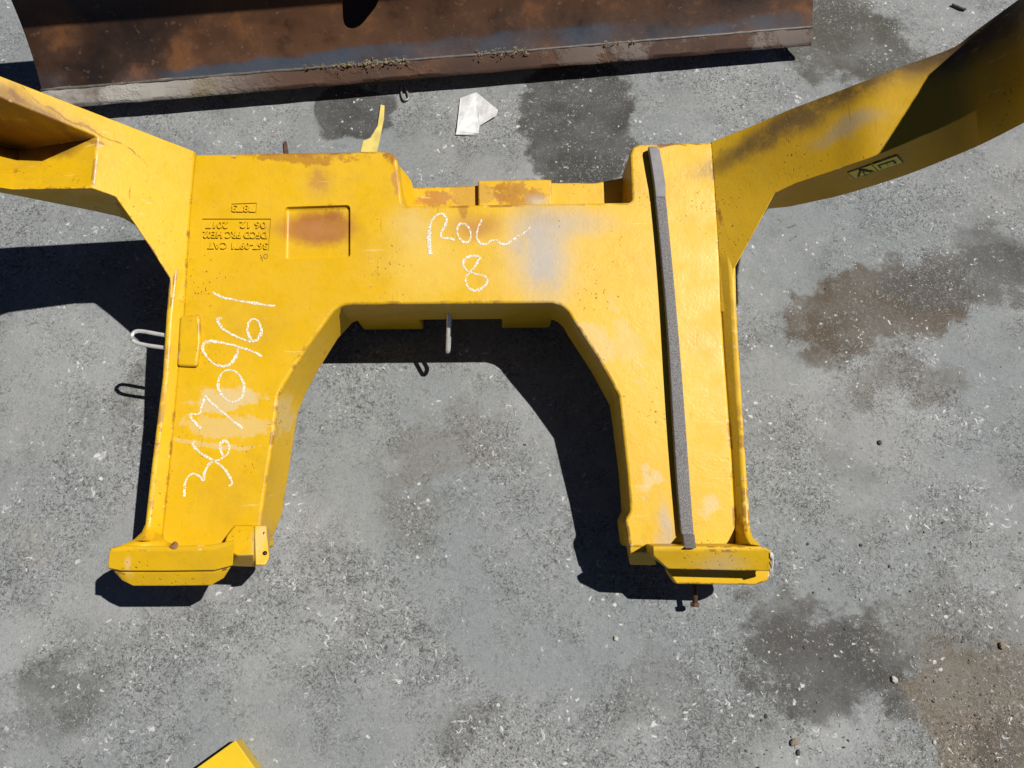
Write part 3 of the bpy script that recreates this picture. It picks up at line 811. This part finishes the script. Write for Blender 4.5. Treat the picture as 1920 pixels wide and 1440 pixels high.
decal_piece('pictogram', [(.235, .42), (.265, .42), (.26, .7), (.24, .7)], BLACK, dcl, .0042)
decal_piece('pictogram', [(.56, .34), (.89, .34), (.89, .78), (.56, .78)], BLACK, dcl, .0026)
decal_piece('pictogram', [(.60, .40), (.715, .40), (.715, .74), (.60, .74)], DECAL, dcl, .0034)
decal_piece('pictogram', [(.73, .40), (.85, .40), (.85, .74), (.73, .74)], DECAL, dcl, .0034)

# ------------------------------------------------------------------ foam strip laid along the right leg
strip = empty('foam_strip'); strip.matrix_world = M
tag(strip, 'long dark grey foam rubber strip lying along the right leg of the yellow frame', 'strip')
def strip_piece(name, rows, hgt, mat, bev=.002):
    """rows: (left px, right px, y, lift)"""
    stn = []
    for (xl, xr, y, lift) in rows:
        a = P(xl, y, hgt + lift); b = P(xr, y, hgt + lift)
        stn.append([a, b, Vector((b.x, b.y, lift + .0006)), Vector((a.x, a.y, lift + .0006))])
    n_ = 4; vs = [p for s in stn for p in s]; fs = []
    for i in range(len(stn) - 1):
        for k in range(4): fs.append((i * 4 + k, i * 4 + (k + 1) % 4, (i + 1) * 4 + (k + 1) % 4, (i + 1) * 4 + k))
    fs += [(3, 2, 1, 0), tuple((len(stn) - 1) * 4 + k for k in range(4))]
    o = mesh_obj(name, vs, fs, mat, strip); bevel(o, bev, 2, 35); return o
STRIPTOP = simple('smooth_grey_rubber', (0.24, 0.23, 0.235), .6, 0, .2, 25, .3, .4)
rows = []
for i in range(22):
    t = i / 21; y = 369 + (1003 - 369) * t
    xl = 1228.5 + (1280 - 1228.5) * t + 3.0 * math.sin(t * 5.2) ; xr = 1249 + (1303 - 1249) * t + 2.0 * math.sin(t * 4.1)
    rows.append((xl, xr, y, .004 * math.sin(t * 3.1) ** 2))
strip_piece('strip_body', rows, .016, RUBBER, .003)
strip_piece('strip_end', [(1216, 1231, 274, .002), (1217, 1237, 280, .004), (1222, 1243, 310, .004), (1227, 1248, 345, .002), (1229.5, 1248.5, 369.5, .001)], .016, STRIPTOP)
strip_piece('strip_tail', [(1280, 1303, 1002, .002), (1282, 1304.5, 1014, .025), (1284, 1306.5, 1028, .070)], .016, RUBBER)

# ------------------------------------------------------------------ rusty blade behind
E0 = G(88, 206, .05); E1 = G(1521, 86, .05)
ex = (E1 - E0); LEN = ex.length; ex.normalize()
eb = Vector((-ex.y, ex.x, 0))
if eb.y < 0: eb = -eb
mb = empty('rusty_blade'); tag(mb, 'long rusty curved dozer blade with pale caked cutting edge behind the frame', 'blade')
MB = Matrix((( ex.x, eb.x, 0, E0.x), (ex.y, eb.y, 0, E0.y), (0, 0, 1, 0), (0, 0, 0, 1)))
mb.matrix_world = MB
# profile (back, up): starts above the cutting edge, concave, curling forward at the top
prof_pts = []
b_, u_, ang = .034, .078, math.radians(40)
prof_pts.append((b_, u_))
for i in range(26):
    ang = math.radians(40 + (78) * i / 25)
    b_ += .027 * math.cos(ang); u_ += .027 * math.sin(ang); prof_pts.append((b_, u_))
th = .016
def normal2(i):
    a = prof_pts[max(i - 1, 0)]; c = prof_pts[min(i + 1, len(prof_pts) - 1)]
    d = Vector((c[0] - a[0], c[1] - a[1])).normalized(); return (d.y, -d.x)
vs, fs = [], []
NX = 40
for j in range(NX + 1):
    x = LEN * j / NX
    for i, (b, u) in enumerate(prof_pts): vs.append((x, b, u))
    for i, (b, u) in enumerate(prof_pts):
        n_ = normal2(i); vs.append((x, b + n_[0] * th, u + n_[1] * th))
npf = len(prof_pts)
for j in range(NX):
    o0 = j * 2 * npf; o1 = (j + 1) * 2 * npf
    for i in range(npf - 1):
        fs.append((o0 + i, o1 + i, o1 + i + 1, o0 + i + 1)); fs.append((o0 + npf + i, o0 + npf + i + 1, o1 + npf + i + 1, o1 + npf + i))
    fs.append((o0, o0 + npf, o1 + npf, o1)); fs.append((o0 + npf - 1, o1 + npf - 1, o1 + 2 * npf - 1, o0 + 2 * npf - 1))
for o0 in (0, NX * 2 * npf):
    for i in range(npf - 1): fs.append((o0 + i, o0 + i + 1, o0 + npf + i + 1, o0 + npf + i))
face = mesh_obj('blade_face', vs, fs, BLADE, mb)
# oval hole through the face near the top of the picture
MBI = MB.inverted(); bo_ = MBI @ CAM; bd_ = (MBI.to_3x3() @ ray(672, 4)).normalized()
bvb = BVHTree.FromPolygons([q.co.copy() for q in face.data.vertices], [tuple(p.vertices) for p in face.data.polygons])
hp, hn, _a, _b = bvb.ray_cast(bo_, bd_)
if hp is not None:
    if hn.dot(bd_) > 0: hn = -hn
    t1 = Vector((1, 0, 0)); t2 = hn.cross(t1).normalized()
    rim = []
    for i in range(28):
        a = 2 * math.pi * i / 28
        rim.append(t1 * (.046 + .006 * math.sin(3 * a + 1)) * math.cos(a) + t2 * (.062 + .006 * math.sin(2 * a)) * math.sin(a) + t1 * .018 * math.sin(a) * (1 if t2.z > 0 else -1))
    cv_ = [hp + r_ + hn * .05 for r_ in rim] + [hp + r_ - hn * .05 for r_ in rim]
    cut = mesh_obj('cut', cv_, [tuple(range(28)), tuple(range(55, 27, -1))] + [(i, (i + 1) % 28, 28 + (i + 1) % 28, 28 + i) for i in range(28)], None, mb, False)
    bmod = face.modifiers.new('cut', 'BOOLEAN'); bmod.object = cut; bmod.operation = 'DIFFERENCE'; bmod.solver = 'EXACT'
    apply_mods(face); bpy.data.objects.remove(cut, do_unlink=True)
    face.data.set_sharp_from_angle(angle=math.radians(35))
# cutting edge bar
sec = [(0, .050), (.003, .062), (.030, .087), (.040, .083), (.046, .070), (.012, .042)]
vs, fs = [], []
NS = 60; rn = random.Random(5)
for j in range(NS + 1):
    x = LEN * j / NS
    for (b, u) in sec: vs.append((x, b + rn.uniform(-.0012, .0012), u + rn.uniform(-.001, .001)))
for j in range(NS):
    for k in range(6): fs.append((j * 6 + k, j * 6 + (k + 1) % 6, (j + 1) * 6 + (k + 1) % 6, (j + 1) * 6 + k))
fs += [(5, 4, 3, 2, 1, 0), tuple(NS * 6 + k for k in range(6))]
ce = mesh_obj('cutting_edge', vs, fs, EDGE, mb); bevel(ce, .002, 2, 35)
# rear box that holds the blade up
vs = [(x, b, u) for x in (.15, LEN - .15) for (b, u) in ((.12, .0), (.42, .0), (.42, .40), (.335, .40), (.30, .25), (.20, .13))]
fs = [(0, 1, 2, 3, 4, 5), (11, 10, 9, 8, 7, 6)] + [(k, (k + 1) % 6, 6 + (k + 1) % 6, 6 + k) for k in range(6)]
rb = mesh_obj('rear_box', vs, fs, BLADE, mb); bevel(rb, .004, 2, 30)
# weld bead
wb = [(LEN * i / 90, .032 + rn.uniform(-.0007, .0007), .0855 + rn.uniform(-.0005, .0005)) for i in range(91)]
WELD = simple('worn_weld', (0.15, 0.135, 0.12), .6, .3, .2, 60, .5)
tube('weld_bead', wb, .0042, WELD, mb, 6)

# dry straw and soil caught on the weld of the blade
rn = random.Random(21); sv, sf = [], []
STRAW = simple('dry_straw', (0.42, 0.34, 0.19), .9, 0, .25, 60, .5, .2)
for (x0, x1, n_) in ((640, 770, 90), (890, 990, 45), (560, 640, 20), (1130, 1200, 16)):
    for _ in range(n_):
        px = rn.uniform(x0, x1); fx = (MB.inverted() @ G(px, 206 - (px - 88) * .0837, .05)).x
        c_ = Vector((fx, .030 + rn.gauss(0, .006), .089 + rn.uniform(-.003, .006))); a_ = rn.uniform(0, 3.1); l_ = rn.uniform(.002, .006); t_ = rn.uniform(.0006, .0016)
        d_ = Vector((math.cos(a_), math.sin(a_) * .6, rn.uniform(-.2, .5))) * l_; e_ = Vector((-math.sin(a_), math.cos(a_), .2)) * t_; u2 = Vector((0, 0, t_ * 1.5))
        k_ = len(sv); sv += [c_ - d_ - e_, c_ + d_ - e_, c_ + d_ + e_, c_ - d_ + e_, c_ - d_ + u2, c_ + d_ + u2]
        sf += [(k_, k_ + 1, k_ + 2, k_ + 3), (k_, k_ + 4, k_ + 5, k_ + 1), (k_ + 3, k_ + 2, k_ + 5, k_ + 4), (k_, k_ + 3, k_ + 4), (k_ + 1, k_ + 5, k_ + 2)]
so_ = mesh_obj('straw_debris', sv, sf, STRAW, None, False); so_.matrix_world = MB
so_['kind'] = 'stuff'; so_['label'] = 'dry straw and soil caught along the blade weld'; so_['category'] = 'debris'

# ------------------------------------------------------------------ litter on the concrete
def flat_thing(name, pix, th, mat, z0=.001, lifts=None, faces=None, bev=.0):
    tp = [G(x, y, z0 + th + (lifts[i] if lifts else 0)) for i, (x, y) in enumerate(pix)]
    n = len(tp); c = sum(tp, Vector()) / n; c.z = 0
    ob = slab(name, [p - c for p in tp], faces or [tuple(range(n))], th, None, mat, None, bev=bev)
    for p_ in ob.data.polygons: p_.use_smooth = False
    return ob, c
o, c = flat_thing('crumpled_paper', [(863, 184), (893, 173), (934, 206), (931, 216), (899, 236), (897, 250), (895, 254), (854, 252), (856, 246), (897, 226)], .0008, PAPER,
                  lifts=[.003, .010, .016, .010, .003, .006, .001, .003, .006, .002],
                  faces=[(0, 1, 9, 8), (1, 2, 3, 4, 9), (9, 4, 5, 8), (8, 5, 6, 7)])
o.location = c; tag(o, 'folded white paper shaped like an arrow between blade and frame', 'paper')
o, c = flat_thing('yellow_scrap', [(714, 196), (721, 198), (720, 222), (714, 252), (707, 285), (676, 285), (681, 264), (695, 258), (708, 236)], .0012, SCRAP,
                  lifts=[.006, .005, .003, .002, .001, .001, .002, .003, .004], faces=[(0, 1, 2, 8), (8, 2, 3, 7), (7, 3, 4, 5, 6)])
o.location = c; tag(o, 'torn pale yellow strip sticking out behind the frame', 'scrap')
o, c = flat_thing('wood_splinter', [(531, 266), (537, 264), (541, 290), (533, 290)], .006, WOOD, bev=.001)
o.location = c; tag(o, 'small brown splinter behind the upper edge of the frame', 'splinter')
o = tube('wire_clip', [G(x, y, .006) for x, y in catmull([(752, 160), (753, 178), (758, 188), (766, 184), (763, 172), (758, 164)], 4)], .003, simple('dull_clip', (.36, .34, .32), .5, .6), None, 8)
tag(o, 'bent grey wire clip lying at the foot of the rusty blade', 'clip')
o = tube('dry_twig', [G(x, y, .006) for x, y in catmull([(1785, 8), (1794, 12), (1803, 16), (1811, 17)], 3)], .004, STONED, None, 6)
tag(o, 'short dark twig near the top right corner', 'twig')
# corner of another yellow plate at the bottom
cp = [(441, 1388), (482, 1446), (520, 1520), (330, 1560), (352, 1452)]
o, c = flat_thing('yellow_plate', cp, .046, simple('plain_yellow_paint', (0.74, 0.49, 0.012), .4, 0, .04, 10, .15), z0=.001, bev=.0015)
o.location = c; tag(o, 'corner of a flat yellow steel plate at the bottom edge', 'plate')

# countable stones and chips
stones = [(1677, 1274, .0085, STONE, 'oval pale pebble on the dark stain, lower right'), (1155, 1197, .0075, STONE, 'white flake alone below the right foot'),
          (1490, 1392, .011, STONEB, 'tan clod with a dark side near the bottom edge'), (1497, 1411, .007, STONED, 'dark stone just below the tan clod'),
          (1614, 1124, .004, STONE, 'small round white pebble to the right of the right foot'), (1498, 1292, .0045, STONE, 'little pale pebble on the left of the dark stain'),
          (1668, 1062, .004, STONED, 'small dark pebble far right of the right foot'), (1585, 1180, .0035, STONED, 'tiny black grit above the dark stain'),
          (1880, 1210, .011, STONEB, 'brown lump near the right edge above the tan dirt'), (1650, 830, .008, STONED, 'black crumb on clean concrete at right'),
          (1615, 1022, .005, STONED, 'small black stone right of the frame'), (1515, 1020, .004, STONED, 'black crumb close to the right foot'),
          (577, 1141, .005, STONE, 'white speck right of the left foot'), (1752, 1392, .005, STONE, 'pale chip among the tan dirt'), (1437, 1343, .005, STONED, 'dark grit grain left of the tan clod'),
          (1750, 1315, .004, STONED, 'dark grain at the edge of the tan dirt'), (355, 580, .0, None, '')]
for i, (x, y, r, mt, lb) in enumerate(stones):
    if not mt: continue
    r *= .78
    s = lump('pebble', G(x, y, r * .45), r, mt, None, 40 + i, .6, 2, .16)
    tag(s, lb, 'pebble', 'loose pebbles on the concrete')
# loose grit too small to count
rn = random.Random(11)
vs, fs = [], []
mats = []
def grit(x, y, r, mi):
    n0 = len(vs); c = G(x, y, 0); a0 = rn.uniform(0, 6); e_ = rn.uniform(.5, 1)
    for k in range(4):
        a = a0 + k * math.pi / 2 + rn.uniform(-.4, .4)
        vs.append((c.x + r * math.cos(a), c.y + r * e_ * math.sin(a), -.0002))
    for k in range(4):
        a = a0 + k * math.pi / 2 + rn.uniform(-.4, .4)
        vs.append((c.x + r * .6 * math.cos(a), c.y + r * .6 * e_ * math.sin(a), r * rn.uniform(.35, .8)))
    for f in ((4, 5, 6, 7), (0, 1, 5, 4), (1, 2, 6, 5), (2, 3, 7, 6), (3, 0, 4, 7)):
        fs.append(tuple(n0 + q_ for q_ in f)); mats.append(mi)
for _ in range(1500):
    grit(rn.uniform(-50, 1980), rn.uniform(-30, 1470), abs(rn.gauss(0, .0011)) + .0009, rn.choice((0, 0, 0, 1, 2)))
for _ in range(650):
    grit(1830 + rn.gauss(0, 75), 1350 + rn.gauss(0, 75), abs(rn.gauss(0, .0013)) + .0008, rn.choice((0, 2, 2, 2, 1)))
for _ in range(500):
    grit(rn.uniform(1350, 1930), rn.uniform(960, 1450), abs(rn.gauss(0, .0016)) + .0010, rn.choice((0, 0, 1, 2)))
go = mesh_obj('loose_grit', vs, fs, STONE, None, False)
go.data.materials.append(STONED); go.data.materials.append(STONEB)
for p, mi in zip(go.data.polygons, mats): p.material_index = mi
go['kind'] = 'stuff'; go['label'] = 'fine loose grit and chips scattered over the concrete'; go['category'] = 'grit'
